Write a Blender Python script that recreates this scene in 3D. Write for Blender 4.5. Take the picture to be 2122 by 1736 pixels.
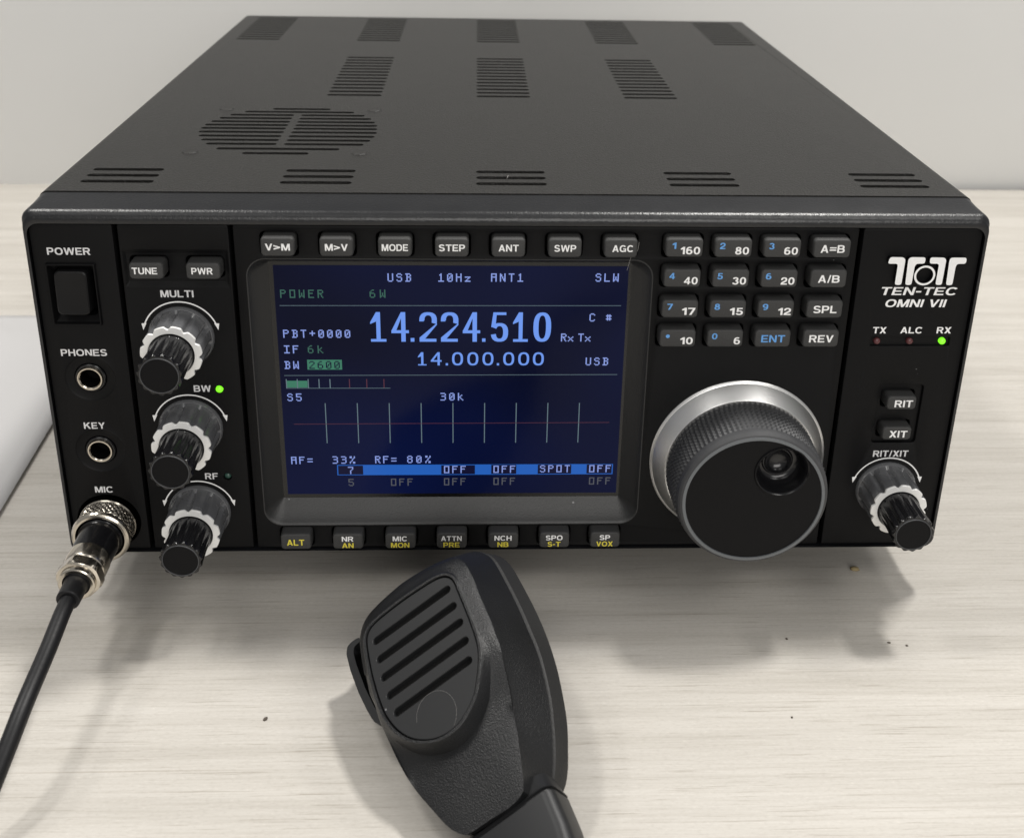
import bpy, bmesh, math, random
from mathutils import Vector, Matrix
from mathutils.geometry import tessellate_polygon
random.seed(7)
S = 0.001            # all modelling below is in millimetres
LIFT = 18.0          # radio stands on its feet: its panel's lower edge is 18 mm above the desk
PI = math.pi
sc = bpy.context.scene
for o in list(bpy.data.objects): bpy.data.objects.remove(o)
COL = sc.collection

# ---------------------------------------------------------------- camera, world, lamps, exposure
cam_d = bpy.data.cameras.new('camera'); cam = bpy.data.objects.new('camera', cam_d); COL.objects.link(cam)
sc.camera = cam
R = Matrix(((0.9991344549532742, 0.04141071554217391, -0.003936186416916114),
            (-0.03708627707930931, 0.9296422887811068, 0.36659217526049553),
            (0.018840089639390146, -0.36612889471893684, 0.9303734107734751)))   # columns: right, forward, up
rt, fw, up = R.col[0], R.col[1], R.col[2]
cam.matrix_world = Matrix.Translation(Vector((-12.267, -332.541, 240.452 + LIFT)) * S) @ Matrix((rt, up, -fw)).transposed().to_4x4()
cam_d.sensor_fit = 'HORIZONTAL'; cam_d.sensor_width = 36.0
cam_d.lens = 36.0 * 2322.379 / 2122.0
cam_d.shift_x = -0.0095; cam_d.shift_y = -0.1555
cam_d.clip_start = 0.01; cam_d.clip_end = 20
cam_d.dof.use_dof = True; cam_d.dof.focus_distance = 0.375; cam_d.dof.aperture_fstop = 22.0

w = bpy.data.worlds.new('World'); sc.world = w; w.use_nodes = True
bg = w.node_tree.nodes['Background']
bg.inputs[0].default_value = (1.0, 0.99, 0.98, 1); bg.inputs[1].default_value = 0.29

def lamp(name, loc, size, power, target=(0, 0, 0), col=(1, 0.975, 0.935)):
    l = bpy.data.lights.new(name, 'AREA'); l.shape = 'RECTANGLE'; l.size, l.size_y = size; l.energy = power; l.color = col
    o = bpy.data.objects.new(name, l); COL.objects.link(o); o.location = loc
    o.rotation_euler = (Vector(target) - Vector(loc)).to_track_quat('-Z', 'Y').to_euler()
    return o
lamp('ceiling_lamp', (0.60, 0.38, 1.85), (0.22, 0.18), 27.0)
lamp('ceiling_lamp', (-0.88, 0.37, 1.85), (0.40, 0.18), 13.0)
lamp('ceiling_lamp', (-1.40, 0.38, 1.85), (0.50, 0.20), 7.0)
lamp('ceiling_lamp', (1.35, 0.66, 1.85), (0.45, 0.3), 7.0)
lamp('ceiling_lamp', (0.95, -1.0, 1.85), (1.0, 0.6), 9.0)
lamp('ceiling_lamp', (-0.70, -1.1, 1.85), (1.0, 0.6), 3.5)
lamp('front_fill_lamp', (0.30, -2.3, 0.85), (1.6, 0.8), 23.0)  # soft fill added low behind the camera, lightens the desk under the radio

sc.view_settings.view_transform = 'Standard'; sc.view_settings.look = 'None'
sc.view_settings.exposure = 0.0; sc.view_settings.gamma = 1.0
sc.view_settings.use_curve_mapping = False

# ---------------------------------------------------------------- materials
def mat(name, col, rough=0.5, metal=0.0, spec=0.5, bump=0.0, bscale=1500, var=0.0, vscale=20, dust=0.0, emit=None, es=1.0, detail=2.0, coat=0.0):
    m = bpy.data.materials.new(name); m.use_nodes = True
    nt = m.node_tree; N = nt.nodes; L = nt.links; b = N['Principled BSDF']
    b.inputs['Base Color'].default_value = (*col, 1); b.inputs['Roughness'].default_value = rough
    b.inputs['Metallic'].default_value = metal; b.inputs['Specular IOR Level'].default_value = spec
    b.inputs['Coat Weight'].default_value = coat
    tc = N.new('ShaderNodeTexCoord')
    src = None
    if var > 0:
        n = N.new('ShaderNodeTexNoise'); n.inputs['Scale'].default_value = vscale; n.inputs['Detail'].default_value = 5
        L.new(tc.outputs['Object'], n.inputs['Vector'])
        mx = N.new('ShaderNodeMix'); mx.data_type = 'RGBA'
        mx.inputs['A'].default_value = (*[c * (1 - var) for c in col], 1); mx.inputs['B'].default_value = (*[min(1, c * (1 + var)) for c in col], 1)
        L.new(n.outputs['Fac'], mx.inputs['Factor']); src = mx.outputs['Result']
        L.new(src, b.inputs['Base Color'])
        mr = N.new('ShaderNodeMapRange'); mr.inputs['To Min'].default_value = rough - 0.5 * var; mr.inputs['To Max'].default_value = rough + 0.5 * var
        L.new(n.outputs['Fac'], mr.inputs['Value']); L.new(mr.outputs['Result'], b.inputs['Roughness'])
    if dust > 0:      # specks of lint lying on the surface
        v = N.new('ShaderNodeTexVoronoi'); v.inputs['Scale'].default_value = 130
        L.new(tc.outputs['Object'], v.inputs['Vector'])
        sx = N.new('ShaderNodeSeparateColor'); L.new(v.outputs['Color'], sx.inputs[0])
        th = N.new('ShaderNodeMath'); th.operation = 'MULTIPLY'; th.inputs[1].default_value = 0.05 * dust; L.new(sx.outputs[0], th.inputs[0])
        lt = N.new('ShaderNodeMath'); lt.operation = 'LESS_THAN'; L.new(v.outputs['Distance'], lt.inputs[0]); L.new(th.outputs[0], lt.inputs[1])
        gt = N.new('ShaderNodeMath'); gt.operation = 'GREATER_THAN'; gt.inputs[1].default_value = 0.45; L.new(sx.outputs[1], gt.inputs[0])
        mu = N.new('ShaderNodeMath'); mu.operation = 'MULTIPLY'; L.new(lt.outputs[0], mu.inputs[0]); L.new(gt.outputs[0], mu.inputs[1])
        ml = N.new('ShaderNodeMath'); ml.operation = 'MULTIPLY'; ml.inputs[1].default_value = 0.5; L.new(mu.outputs[0], ml.inputs[0])
        mx2 = N.new('ShaderNodeMix'); mx2.data_type = 'RGBA'; mx2.inputs['B'].default_value = (0.35, 0.35, 0.36, 1)
        if src: L.new(src, mx2.inputs['A'])
        else: mx2.inputs['A'].default_value = (*col, 1)
        L.new(ml.outputs[0], mx2.inputs['Factor']); L.new(mx2.outputs['Result'], b.inputs['Base Color'])
    if bump > 0:
        n2 = N.new('ShaderNodeTexNoise'); n2.inputs['Scale'].default_value = bscale; n2.inputs['Detail'].default_value = detail
        L.new(tc.outputs['Object'], n2.inputs['Vector'])
        bp = N.new('ShaderNodeBump'); bp.inputs['Strength'].default_value = bump; bp.inputs['Distance'].default_value = 0.0004
        L.new(n2.outputs['Fac'], bp.inputs['Height']); L.new(bp.outputs['Normal'], b.inputs['Normal'])
    if emit:
        b.inputs['Emission Color'].default_value = (*emit, 1); b.inputs['Emission Strength'].default_value = es
    return m

M = {}
M['cover'] = mat('black_powder_coat', (0.011, 0.0105, 0.0095), 0.47, spec=0.34, bump=0.7, bscale=1500, var=0.03, vscale=40, dust=0.6)
M['bezel'] = mat('black_bezel_plastic', (0.006, 0.0065, 0.008), 0.33, spec=0.55, bump=0.22, bscale=1400, var=0.1, vscale=80, dust=0.9)
M['plate'] = mat('black_panel_plastic', (0.0048, 0.0048, 0.0052), 0.48, spec=0.13, bump=0.12, bscale=2600, var=0.12, vscale=30, dust=0.9)
M['surround'] = mat('satin_screen_surround', (0.013, 0.0133, 0.0138), 0.44, spec=0.5, bump=0.15, bscale=2000, dust=1.0)
M['gap'] = mat('black_gap', (0.003, 0.003, 0.003), 0.8, spec=0.05)
M['switch'] = mat('black_switch_plastic', (0.006, 0.006, 0.0065), 0.38, spec=0.22, bump=0.1, bscale=2500, dust=0.6)
M['button'] = mat('charcoal_rubber', (0.032, 0.032, 0.032), 0.62, bump=0.25, bscale=2200, var=0.1, vscale=150, dust=0.5)
M['gloss'] = mat('glossy_black_plastic', (0.006, 0.006, 0.007), 0.22, var=0.1, vscale=200, dust=0.6)
M['knob'] = mat('satin_black_plastic', (0.10, 0.102, 0.108), 0.26, spec=0.9, var=0.15, vscale=200, dust=0.5)
M['cap'] = mat('matt_black_cap', (0.0045, 0.0045, 0.0052), 0.42, spec=0.12, bump=0.12, bscale=3000, dust=0.4)
M['rubber'] = mat('grey_black_rubber', (0.042, 0.043, 0.046), 0.55, var=0.2, vscale=300, bump=0.1, bscale=2500)
M['silver'] = mat('satin_silver', (0.86, 0.86, 0.85), 0.36, 1.0, bump=0.08, bscale=3500)
M['ring'] = mat('matt_silver_face', (0.84, 0.84, 0.83), 0.45, 0.3, bump=0.05, bscale=3000)
M['greyring'] = mat('grey_inlay', (0.14, 0.15, 0.16), 0.4, 0.3)
M['caprim'] = mat('grey_cap_rim', (0.06, 0.062, 0.066), 0.4, spec=0.5)  # paler grey for the thin rim round each knob cap
M['nickel'] = mat('nickel_plating', (0.62, 0.57, 0.49), 0.2, 1.0, bump=0.05, bscale=900, var=0.15, vscale=150)
M['white'] = mat('white_print', (0.86, 0.86, 0.86), 0.6, var=0.06, vscale=900)
M['offwhite'] = mat('grey_white_print', (0.66, 0.66, 0.67), 0.6, var=0.08, vscale=900)
M['yellow'] = mat('yellow_print', (0.70, 0.60, 0.055), 0.6, var=0.06, vscale=900)
M['blue'] = mat('blue_print', (0.12, 0.34, 0.72), 0.6, var=0.06, vscale=900)
M['micbody'] = mat('textured_black_mic_plastic', (0.008, 0.0083, 0.009), 0.36, spec=0.4, bump=0.42, bscale=2400, var=0.12, vscale=60, detail=3)
M['micshell'] = mat('matt_black_mic_shell', (0.013, 0.013, 0.013), 0.55, spec=0.4, bump=0.3, bscale=1300)
M['micgrille'] = mat('smooth_black_grille', (0.013, 0.0135, 0.0145), 0.45, spec=0.35, bump=0.04, bscale=2500, dust=0.8)
M['mesh'] = mat('black_felt', (0.004, 0.004, 0.004), 0.9, bump=0.6, bscale=1500, dust=0.8)
M['cord'] = mat('black_cord_rubber', (0.008, 0.008, 0.009), 0.45, spec=0.3, bump=0.1, bscale=900)
M['paper'] = mat('white_paper', (0.45, 0.445, 0.445), 0.85, bump=0.05, bscale=900)
M['tan'] = mat('tan_crumb', (0.28, 0.22, 0.11), 0.7, bump=0.4, bscale=2500)
M['dark'] = mat('dark_speck', (0.08, 0.065, 0.05), 0.8, bump=0.4, bscale=2500)
M['lint'] = mat('pale_lint', (0.30, 0.29, 0.28), 0.8)
M['ledgreen'] = mat('lit_green_led', (0.1, 0.4, 0.02), 0.25, emit=(0.22, 1.0, 0.02), es=1.1)
M['leddim'] = mat('unlit_green_led', (0.03, 0.075, 0.06), 0.3)
M['ledred'] = mat('unlit_red_led', (0.10, 0.030, 0.032), 0.25)
M['pcb'] = mat('brown_circuit_board', (0.03, 0.009, 0.006), 0.6)
M['lcdmask'] = mat('black_screen_mask', (0.002, 0.002, 0.002), 0.25)
def lcd(name, col, es): return mat(name, (0.0015, 0.0015, 0.002), 0.13, spec=0.085, emit=col, es=es * .92)
M['lcdbg'] = lcd('backlit_blue_screen', (0.0013, 0.0034, 0.0245), 1.0)
_nt = M['lcdbg'].node_tree; _n = _nt.nodes.new('ShaderNodeTexNoise'); _n.inputs['Scale'].default_value = 14; _n.inputs['Detail'].default_value = 1
_t = _nt.nodes.new('ShaderNodeTexCoord'); _nt.links.new(_t.outputs['Object'], _n.inputs['Vector'])
_m = _nt.nodes.new('ShaderNodeMapRange'); _m.inputs['From Min'].default_value = .3; _m.inputs['From Max'].default_value = .7; _m.inputs['To Min'].default_value = .45; _m.inputs['To Max'].default_value = 1.5
_nt.links.new(_n.outputs['Fac'], _m.inputs['Value']); _nt.links.new(_m.outputs['Result'], _nt.nodes['Principled BSDF'].inputs['Emission Strength'])
M['lcdtxt'] = lcd('lit_blue_white_pixels', (0.27, 0.36, 0.80), 1.0)
M['lcdbig'] = lcd('lit_blue_pixels', (0.17, 0.34, 0.92), 1.0)
M['lcdgreen'] = lcd('lit_green_pixels', (0.05, 0.20, 0.13), 1.0)
M['lcdgreen2'] = lcd('dim_green_pixels', (0.045, 0.13, 0.10), 1.0)
M['lcdbar'] = lcd('lit_blue_bar', (0.02, 0.12, 0.50), 1.0)
M['lcdgrey'] = lcd('dim_grey_pixels', (0.09, 0.095, 0.11), 1.0)
M['lcdline'] = lcd('pale_line_pixels', (0.13, 0.19, 0.22), 1.0)
M['lcdred'] = lcd('dim_red_pixels', (0.11, 0.035, 0.055), 1.0)
M['lcddark'] = lcd('dark_pixels', (0.006, 0.006, 0.03), 1.0)

def desk_material():
    m = bpy.data.materials.new('pale_wood_laminate'); m.use_nodes = True
    nt = m.node_tree; N = nt.nodes; L = nt.links; b = N['Principled BSDF']
    b.inputs['Roughness'].default_value = 0.42; b.inputs['Specular IOR Level'].default_value = 0.4
    tc = N.new('ShaderNodeTexCoord')
    def streak(sx, sy, scale, detail, rough=0.6, dist=0.0):
        mp = N.new('ShaderNodeMapping'); mp.inputs['Scale'].default_value = (sx, sy, 1)
        L.new(tc.outputs['Object'], mp.inputs['Vector'])
        n = N.new('ShaderNodeTexNoise'); n.inputs['Scale'].default_value = scale; n.inputs['Detail'].default_value = detail
        n.inputs['Roughness'].default_value = rough; n.inputs['Distortion'].default_value = dist
        L.new(mp.outputs['Vector'], n.inputs['Vector']); return n.outputs['Fac']
    def ramp(fac, stops):
        r = N.new('ShaderNodeValToRGB'); L.new(fac, r.inputs['Fac'])
        el = r.color_ramp.elements
        el[0].position, el[0].color = stops[0][0], (*stops[0][1], 1); el[1].position, el[1].color = stops[-1][0], (*stops[-1][1], 1)
        for p, c in stops[1:-1]:
            e = el.new(p); e.color = (*c, 1)
        return r.outputs['Color']
    def mul(a, c, f=1.0):
        mx = N.new('ShaderNodeMix'); mx.data_type = 'RGBA'; mx.blend_type = 'MULTIPLY'; mx.inputs['Factor'].default_value = f
        L.new(a, mx.inputs['A']); L.new(c, mx.inputs['B']); return mx.outputs['Result']
    bands = ramp(streak(1.3, 34, 3.0, 4, 0.55, 0.25), [(0.30, (0.44, 0.415, 0.375)), (0.5, (0.495, 0.47, 0.43)), (0.72, (0.54, 0.515, 0.475))])
    fine = ramp(streak(6, 230, 4.0, 6, 0.75, 0.15), [(0.30, (0.88, 0.87, 0.855)), (0.55, (1, 1, 1)), (0.8, (1.0, 1.0, 1.0))])
    dash = ramp(streak(13, 600, 2.2, 3, 0.65), [(0.33, (0.74, 0.72, 0.69)), (0.40, (1, 1, 1)), (1.0, (1, 1, 1))])
    speck = ramp(streak(190, 480, 3.0, 3, 0.6), [(0.34, (0.93, 0.925, 0.92)), (0.48, (1, 1, 1)), (0.60, (1, 1, 1)), (0.72, (1.1, 1.1, 1.1)), (1.0, (1.14, 1.14, 1.14))])
    long_ = ramp(streak(1.6, 420, 2.0, 2, 0.5, 0.1), [(0.27, (0.82, 0.80, 0.775)), (0.34, (1, 1, 1)), (1.0, (1, 1, 1))])
    c = mul(mul(mul(mul(bands, fine), dash), speck), long_)
    L.new(c, b.inputs['Base Color'])
    bp = N.new('ShaderNodeBump'); bp.inputs['Strength'].default_value = 0.12; bp.inputs['Distance'].default_value = 0.0003
    L.new(streak(20, 500, 2.2, 3), bp.inputs['Height']); L.new(bp.outputs['Normal'], b.inputs['Normal'])
    return m
M['desk'] = desk_material()
M['wall'] = mat('pale_grey_wall', (0.69, 0.69, 0.68), 0.6, var=0.03, vscale=4, bump=0.08, bscale=700)

# ---------------------------------------------------------------- helpers
ORG = {}
def finish(me, angle=32):
    for p in me.polygons: p.use_smooth = True
    me.set_sharp_from_angle(angle=math.radians(angle))
def link(name, me, m, parent=None, org=(0, 0, 0)):
    o = bpy.data.objects.new(name, me); COL.objects.link(o)
    if m is not None and not me.materials: me.materials.append(m)
    ORG[o] = Vector(org)
    if parent is not None:
        o.parent = parent; o.location = (Vector(org) - ORG[parent]) * S
    else:
        o.location = (Vector(org) + Vector((0, 0, LIFT))) * S
    return o
def obj(name, bm, m, parent=None, org=(0, 0, 0), angle=32, weld=True):
    if weld: bmesh.ops.remove_doubles(bm, verts=bm.verts, dist=1e-4)
    bmesh.ops.recalc_face_normals(bm, faces=bm.faces)
    me = bpy.data.meshes.new(name)
    bm.transform(Matrix.Scale(S, 4) @ Matrix.Translation(-Vector(org)))
    bm.to_mesh(me); bm.free(); finish(me, angle)
    return link(name, me, m, parent, org)
def empty(name, org, label, cat, group=None):
    o = bpy.data.objects.new(name, None); COL.objects.link(o); o.empty_display_size = 0.02
    ORG[o] = Vector(org); o.location = (Vector(org) + Vector((0, 0, LIFT))) * S
    tag(o, label, cat, group); return o
def tag(o, label, cat, group=None):
    o['label'] = label; o['category'] = cat
    if group: o['group'] = group
    return o
def rrect(cx, cz, ww, hh, r, n=5):
    r = min(r, ww / 2 - 1e-3, hh / 2 - 1e-3); P = []
    for (sx, sz, a0) in ((1, 1, 0), (-1, 1, 90), (-1, -1, 180), (1, -1, 270)):
        for i in range(n + 1):
            a = math.radians(a0 + 90 * i / n)
            P.append((cx + sx * (ww / 2 - r) + r * math.cos(a), cz + sz * (hh / 2 - r) + r * math.sin(a)))
    return P
def circ(cx, cz, r, n=40): return [(cx + r * math.cos(2 * PI * i / n), cz + r * math.sin(2 * PI * i / n)) for i in range(n)]
def bridge(bm, A, B):
    n = len(A)
    for i in range(n):
        try: bm.faces.new((A[i], A[(i + 1) % n], B[(i + 1) % n], B[i]))
        except ValueError: pass
def plate(bm, loops, fmap=lambda x, d, z: (x, d, z)):
    """loops[k] = list of (ring points, depth); ring 0 of every loop bounds the filled face (loop 0 outside, others holes)"""
    V = []
    for lp in loops:
        V.append([[bm.verts.new(fmap(x, d, z)) for x, z in pts] for pts, d in lp])
    flat = [v for lp in V for v in lp[0]]
    for t in tessellate_polygon([[Vector((x, z, 0)) for x, z in lp[0][0]] for lp in loops]):
        try: bm.faces.new([flat[i] for i in t])
        except ValueError: pass
    for lp in V:
        for a, b in zip(lp, lp[1:]): bridge(bm, a, b)
def stack(bm, rings, cap0=False, cap1=True):
    V = [[bm.verts.new(p) for p in r] for r in rings]
    for a, b in zip(V, V[1:]): bridge(bm, a, b)
    if cap0: bm.faces.new(V[0])
    if cap1: bm.faces.new(V[-1])
    return V
def rr3(cx, cz, ww, hh, r, y, n=4): return [(x, y, z) for x, z in rrect(cx, cz, ww, hh, r, n)]
def lathe(bm, prof, cx, cz, n=64, flute=None, cap0=False, cap1=True):
    """prof = [(radius, y)], axis along Y"""
    rings = []
    for r, y, *f in prof:
        k = f[0] if f else 0.0
        ring = []
        for i in range(n):
            a = 2 * PI * i / n
            rr = r - (k * flute(a) if flute and k else 0)
            ring.append((cx + rr * math.cos(a), y, cz + rr * math.sin(a)))
        rings.append(ring)
    return stack(bm, rings, cap0, cap1)
def box(bm, x0, x1, y0, y1, z0, z1, b=0.0):
    r = bmesh.ops.create_cube(bm, size=1)
    bmesh.ops.scale(bm, vec=(x1 - x0, y1 - y0, z1 - z0), verts=r['verts'])
    bmesh.ops.translate(bm, vec=((x0 + x1) / 2, (y0 + y1) / 2, (z0 + z1) / 2), verts=r['verts'])
    if b > 0: bmesh.ops.bevel(bm, geom=list({e for v in r['verts'] for e in v.link_edges}), offset=b, segments=3, affect='EDGES', profile=0.5)
def tube(bm, pts, rad, n=16, cap=True):
    P = [Vector(p) for p in pts]; rings = []
    t0 = (P[1] - P[0]).normalized(); ref = Vector((0, 0, 1)) if abs(t0.z) < 0.9 else Vector((1, 0, 0))
    u = t0.cross(ref).normalized()
    for i, p in enumerate(P):
        t = (P[min(i + 1, len(P) - 1)] - P[max(i - 1, 0)]).normalized()
        u = (u - t * u.dot(t)).normalized(); v = t.cross(u)
        r = rad[i] if isinstance(rad, (list, tuple)) else rad
        rings.append([p + (u * math.cos(2 * PI * k / n) + v * math.sin(2 * PI * k / n)) * r for k in range(n)])
    stack(bm, rings, cap, cap)
def spline(pts, m=10):
    P = [Vector(p) for p in pts]; P = [P[0] * 2 - P[1]] + P + [P[-1] * 2 - P[-2]]; out = []
    for i in range(1, len(P) - 2):
        a, b, c, d = P[i - 1:i + 3]
        for k in range(m):
            t = k / m
            out.append(0.5 * ((2 * b) + (c - a) * t + (2 * a - 5 * b + 4 * c - d) * t * t + (3 * b - a - 3 * c + d) * t ** 3))
    out.append(P[-2]); return out
# lettering: a bold grotesque drawn from strokes, cap height 1
def _arc(cx, cy, rx, ry, a0, a1, tx=.215, ty=.175, n=None):
    n = n or max(4, int(abs(a1 - a0) / 15)); A = [math.radians(a0 + (a1 - a0) * i / n) for i in range(n + 1)]
    sq = lambda c: math.copysign(abs(c) ** .86, c)
    o_ = [(cx + rx * sq(math.cos(a)), cy + ry * sq(math.sin(a))) for a in A]; i_ = [(cx + (rx - tx) * sq(math.cos(a)), cy + (ry - ty) * sq(math.sin(a))) for a in A]
    return [('strip', o_, i_)]
def _r(x0, y0, x1, y1): return [('poly', [(x0, y0), (x1, y0), (x1, y1), (x0, y1)])]
def _p(*P): return [('poly', list(P))]
_st = _r(0, 0, .215, 1)
GL = {'A': (.96, _p((0, 0), (.23, 0), (.59, 1), (.36, 1)) + _p((.96, 0), (.73, 0), (.37, 1), (.60, 1)) + _r(.24, .21, .72, .37)),
 'B': (.90, _st + _r(.2, .83, .52, 1) + _r(.2, .43, .54, .59) + _r(.2, 0, .54, .17) + _arc(.50, .715, .35, .285, 90, -90) + _arc(.53, .30, .37, .30, 90, -90)),
 'C': (.96, _arc(.49, .5, .49, .51, 38, 322)), 'D': (.93, _st + _r(.2, .83, .46, 1) + _r(.2, 0, .46, .17) + _arc(.45, .5, .48, .5, 90, -90)),
 'E': (.82, _st + _r(.2, .83, .80, 1) + _r(.2, .42, .74, .58) + _r(.2, 0, .82, .17)), 'F': (.76, _st + _r(.2, .83, .76, 1) + _r(.2, .42, .68, .58)),
 'G': (1.0, _arc(.50, .5, .50, .51, 38, 318) + _r(.54, .37, .97, .53) + _r(.80, .02, .97, .42)), 'H': (.90, _st + _r(.685, 0, .90, 1) + _r(.2, .42, .7, .59)),
 'I': (.215, _st), 'K': (.94, _st + _p((.2, .30), (.2, .58), (.64, 1), (.92, 1)) + _p((.34, .56), (.50, .70), (.95, 0), (.68, 0))), 'L': (.76, _st + _r(.2, 0, .76, .17)),
 'M': (1.08, _st + _r(.865, 0, 1.08, 1) + _p((.03, 1), (.30, 1), (.64, 0), (.44, 0)) + _p((1.05, 1), (.78, 1), (.44, 0), (.64, 0))), 'N': (.90, _st + _r(.685, 0, .90, 1) + _p((0, 1), (.23, 1), (.90, 0), (.67, 0))),
 'O': (1.03, _arc(.515, .5, .515, .51, 0, 360)), 'P': (.85, _st + _r(.2, .83, .52, 1) + _r(.2, .36, .52, .53) + _arc(.49, .68, .36, .32, 90, -90)),
 'R': (.92, _st + _r(.2, .83, .54, 1) + _r(.2, .40, .54, .57) + _arc(.51, .70, .37, .30, 90, -90) + _p((.40, .46), (.62, .50), (.92, 0), (.67, 0))),
 'S': (.87, _arc(.43, .725, .40, .285, 12, 268) + _arc(.435, .285, .435, .295, 92, -165)), 'T': (.86, _r(0, .83, .86, 1) + _r(.32, 0, .54, .85)),
 'U': (.90, _r(0, .36, .215, 1) + _r(.685, .36, .90, 1) + _arc(.45, .38, .45, .39, 180, 360)), 'V': (.92, _p((0, 1), (.23, 1), (.57, 0), (.35, 0)) + _p((.92, 1), (.69, 1), (.35, 0), (.57, 0))),
 'W': (1.34, _p((0, 1), (.22, 1), (.45, 0), (.24, 0)) + _p((.56, 1), (.76, 1), (.45, 0), (.26, 0)) + _p((.58, 1), (.78, 1), (1.08, 0), (.89, 0)) + _p((1.34, 1), (1.12, 1), (.89, 0), (1.10, 0))),
 'X': (.92, _p((0, 1), (.27, 1), (.92, 0), (.65, 0)) + _p((.92, 1), (.65, 1), (0, 0), (.27, 0))), 'Y': (.92, _p((0, 1), (.25, 1), (.57, .42), (.35, .42)) + _p((.92, 1), (.67, 1), (.35, .42), (.57, .42)) + _r(.352, 0, .568, .45)),
 '0': (.76, _arc(.38, .5, .38, .51, 0, 360)), '1': (.50, _r(.27, 0, .50, 1) + _p((0, .62), (0, .78), (.30, 1), (.30, .66))), '2': (.76, _arc(.38, .69, .375, .32, 190, -30) + _p((.74, .60), (.70, .46), (.26, .16), (0, .16), (.06, .30), (.52, .62)) + _r(0, 0, .76, .17)),
 '3': (.76, _arc(.37, .73, .34, .28, 170, -90) + _arc(.37, .29, .38, .30, 90, -170)), '4': (.80, _r(.45, 0, .66, 1) + _r(0, .21, .80, .37) + _p((0, .37), (.22, .37), (.66, 1), (.45, 1))),
 '5': (.76, _r(.10, .84, .70, 1) + _p((.08, .42), (.28, .42), (.31, 1), (.13, 1)) + _arc(.37, .32, .385, .33, 140, -165)), '6': (.76, _arc(.38, .325, .38, .335, 0, 360) + _arc(.41, .52, .41, .49, 55, 200)),
 '7': (.75, _r(0, .83, .75, 1) + _p((.50, .84), (.75, .84), (.38, 0), (.14, 0))), '8': (.76, _arc(.38, .745, .33, .265, 0, 360) + _arc(.38, .29, .38, .30, 0, 360)), '9': (.76, _arc(.38, .675, .38, .335, 0, 360) + _arc(.35, .48, .41, .49, 235, 380)),
 '>': (.84, _p((0, .62), (0, .82), (.84, .54), (.84, .38)) + _p((0, .12), (0, .32), (.84, .54), (.84, .38))), '=': (.82, _r(0, .26, .82, .42) + _r(0, .56, .82, .72)), '/': (.40, _p((0, -.02), (.17, -.02), (.40, 1.02), (.23, 1.02))), '-': (.44, _r(0, .34, .44, .52)), ' ': (.30, [])}
def text_mesh(s, ww, hh, bold=0.0, shear=0.0, thick=0.0):
    """bold < 0 thins nothing: kept as tracking between letters"""
    tot = 0; P = []
    for c in s: P.append(tot); tot += GL[c][0] + .13
    tot -= .13; kx = ww / (tot + shear); bm = bmesh.new(); lay = 0
    def V(x, y): return bm.verts.new(((x + shear * y) * kx * S - ww * S / 2, -lay * 2.5e-6, (y - .5) * hh * S))
    for c, x0 in zip(s, P):
        for q in GL[c][1]:
            lay = (lay + 1) % 7
            if q[0] == 'poly': bm.faces.new([V(x0 + x, y) for x, y in q[1]])
            else:
                a = [V(x0 + x, y) for x, y in q[1]]; b = [V(x0 + x, y) for x, y in q[2]]
                for i in range(len(a) - 1): bm.faces.new((a[i], a[i + 1], b[i + 1], b[i]))
    me = bpy.data.meshes.new('lettering'); bm.to_mesh(me); bm.free(); return me
def text(name, s, cx, cz, ww, hh, y, m, parent, bold=0.02, shear=0.0):
    return link(name, text_mesh(s, ww, hh, bold, shear), m, parent, (cx, y, cz))

# ---------------------------------------------------------------- the setting: desk and wall
bm = bmesh.new(); box(bm, -900, 900, -430, 474, -25, 0, 1.0)
o = obj('desk', bm, M['desk']); o['kind'] = 'structure'; o.location = (0, 0, 0)
bm = bmesh.new(); box(bm, -900, 900, 0, 30, -25, 330, 2.0)
o = obj('wall', bm, M['wall']); o.location = (0, 0.476, 0); o.rotation_euler = (0, 0, math.radians(0.6)); o['kind'] = 'structure'

# ---------------------------------------------------------------- the radio
radio = empty('radio_transceiver', (0, 0, -LIFT), 'black desktop radio transceiver with lit blue screen and large tuning knob', 'radio')

# cover sheet with its ventilation slots
HT, HW, YB, YF = 127.5, 151.3, 351.0, 12.4
bm = bmesh.new()
rc = 3.0
T = lambda x, d, y: (x, y, HT - d)
def slot(x0, x1, y, t=3.0):
    r = rrect((x0 + x1) / 2, y, x1 - x0, t, t / 2, 3); return [(r, 0), (r, 1.0)]
loops = [[([(-HW + rc, YF), (HW - rc, YF), (HW - rc, YB), (-HW + rc, YB)], 0)]]
C0, CS, CW = -141.3, 64.567, 23.64
for k in range(5):
    x = C0 + CS * k
    for i in range(3): loops.append(slot(x, x + CW, 22.7 + 6.65 * i))
    for i in range(11): loops.append(slot(x, x + CW, 276.0 + 6.65 * i))
    if 1 <= k <= 3:
        for i in range(13): loops.append(slot(x, x + CW, 147.9 + 6.78 * i))
fan = [(121.9, -95.6, -72.0), (117.0, -106, -61.8), (111.8, -110.8, -57.1), (106.5, -114.0, -54.0), (101.2, -116.1, -52.0), (96.0, -117.4, -50.7), (91.0, -117.8, -50.3),
       (85.6, -117.5, -50.0), (79.9, -116.2, -50.4), (74.4, -114.0, -51.5), (68.9, -111.0, -53.5), (62.6, -105.9, -61.6), (56.8, -95.6, -71.9)]
for i, (y, a, b) in enumerate(fan):
    if 2 <= i <= 10: loops += [slot(a, -85.3, y, 2.8), slot(-82.6, b, y, 2.8)]
    else: loops.append(slot(a, b, y, 2.8))
plate(bm, loops, T)
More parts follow.
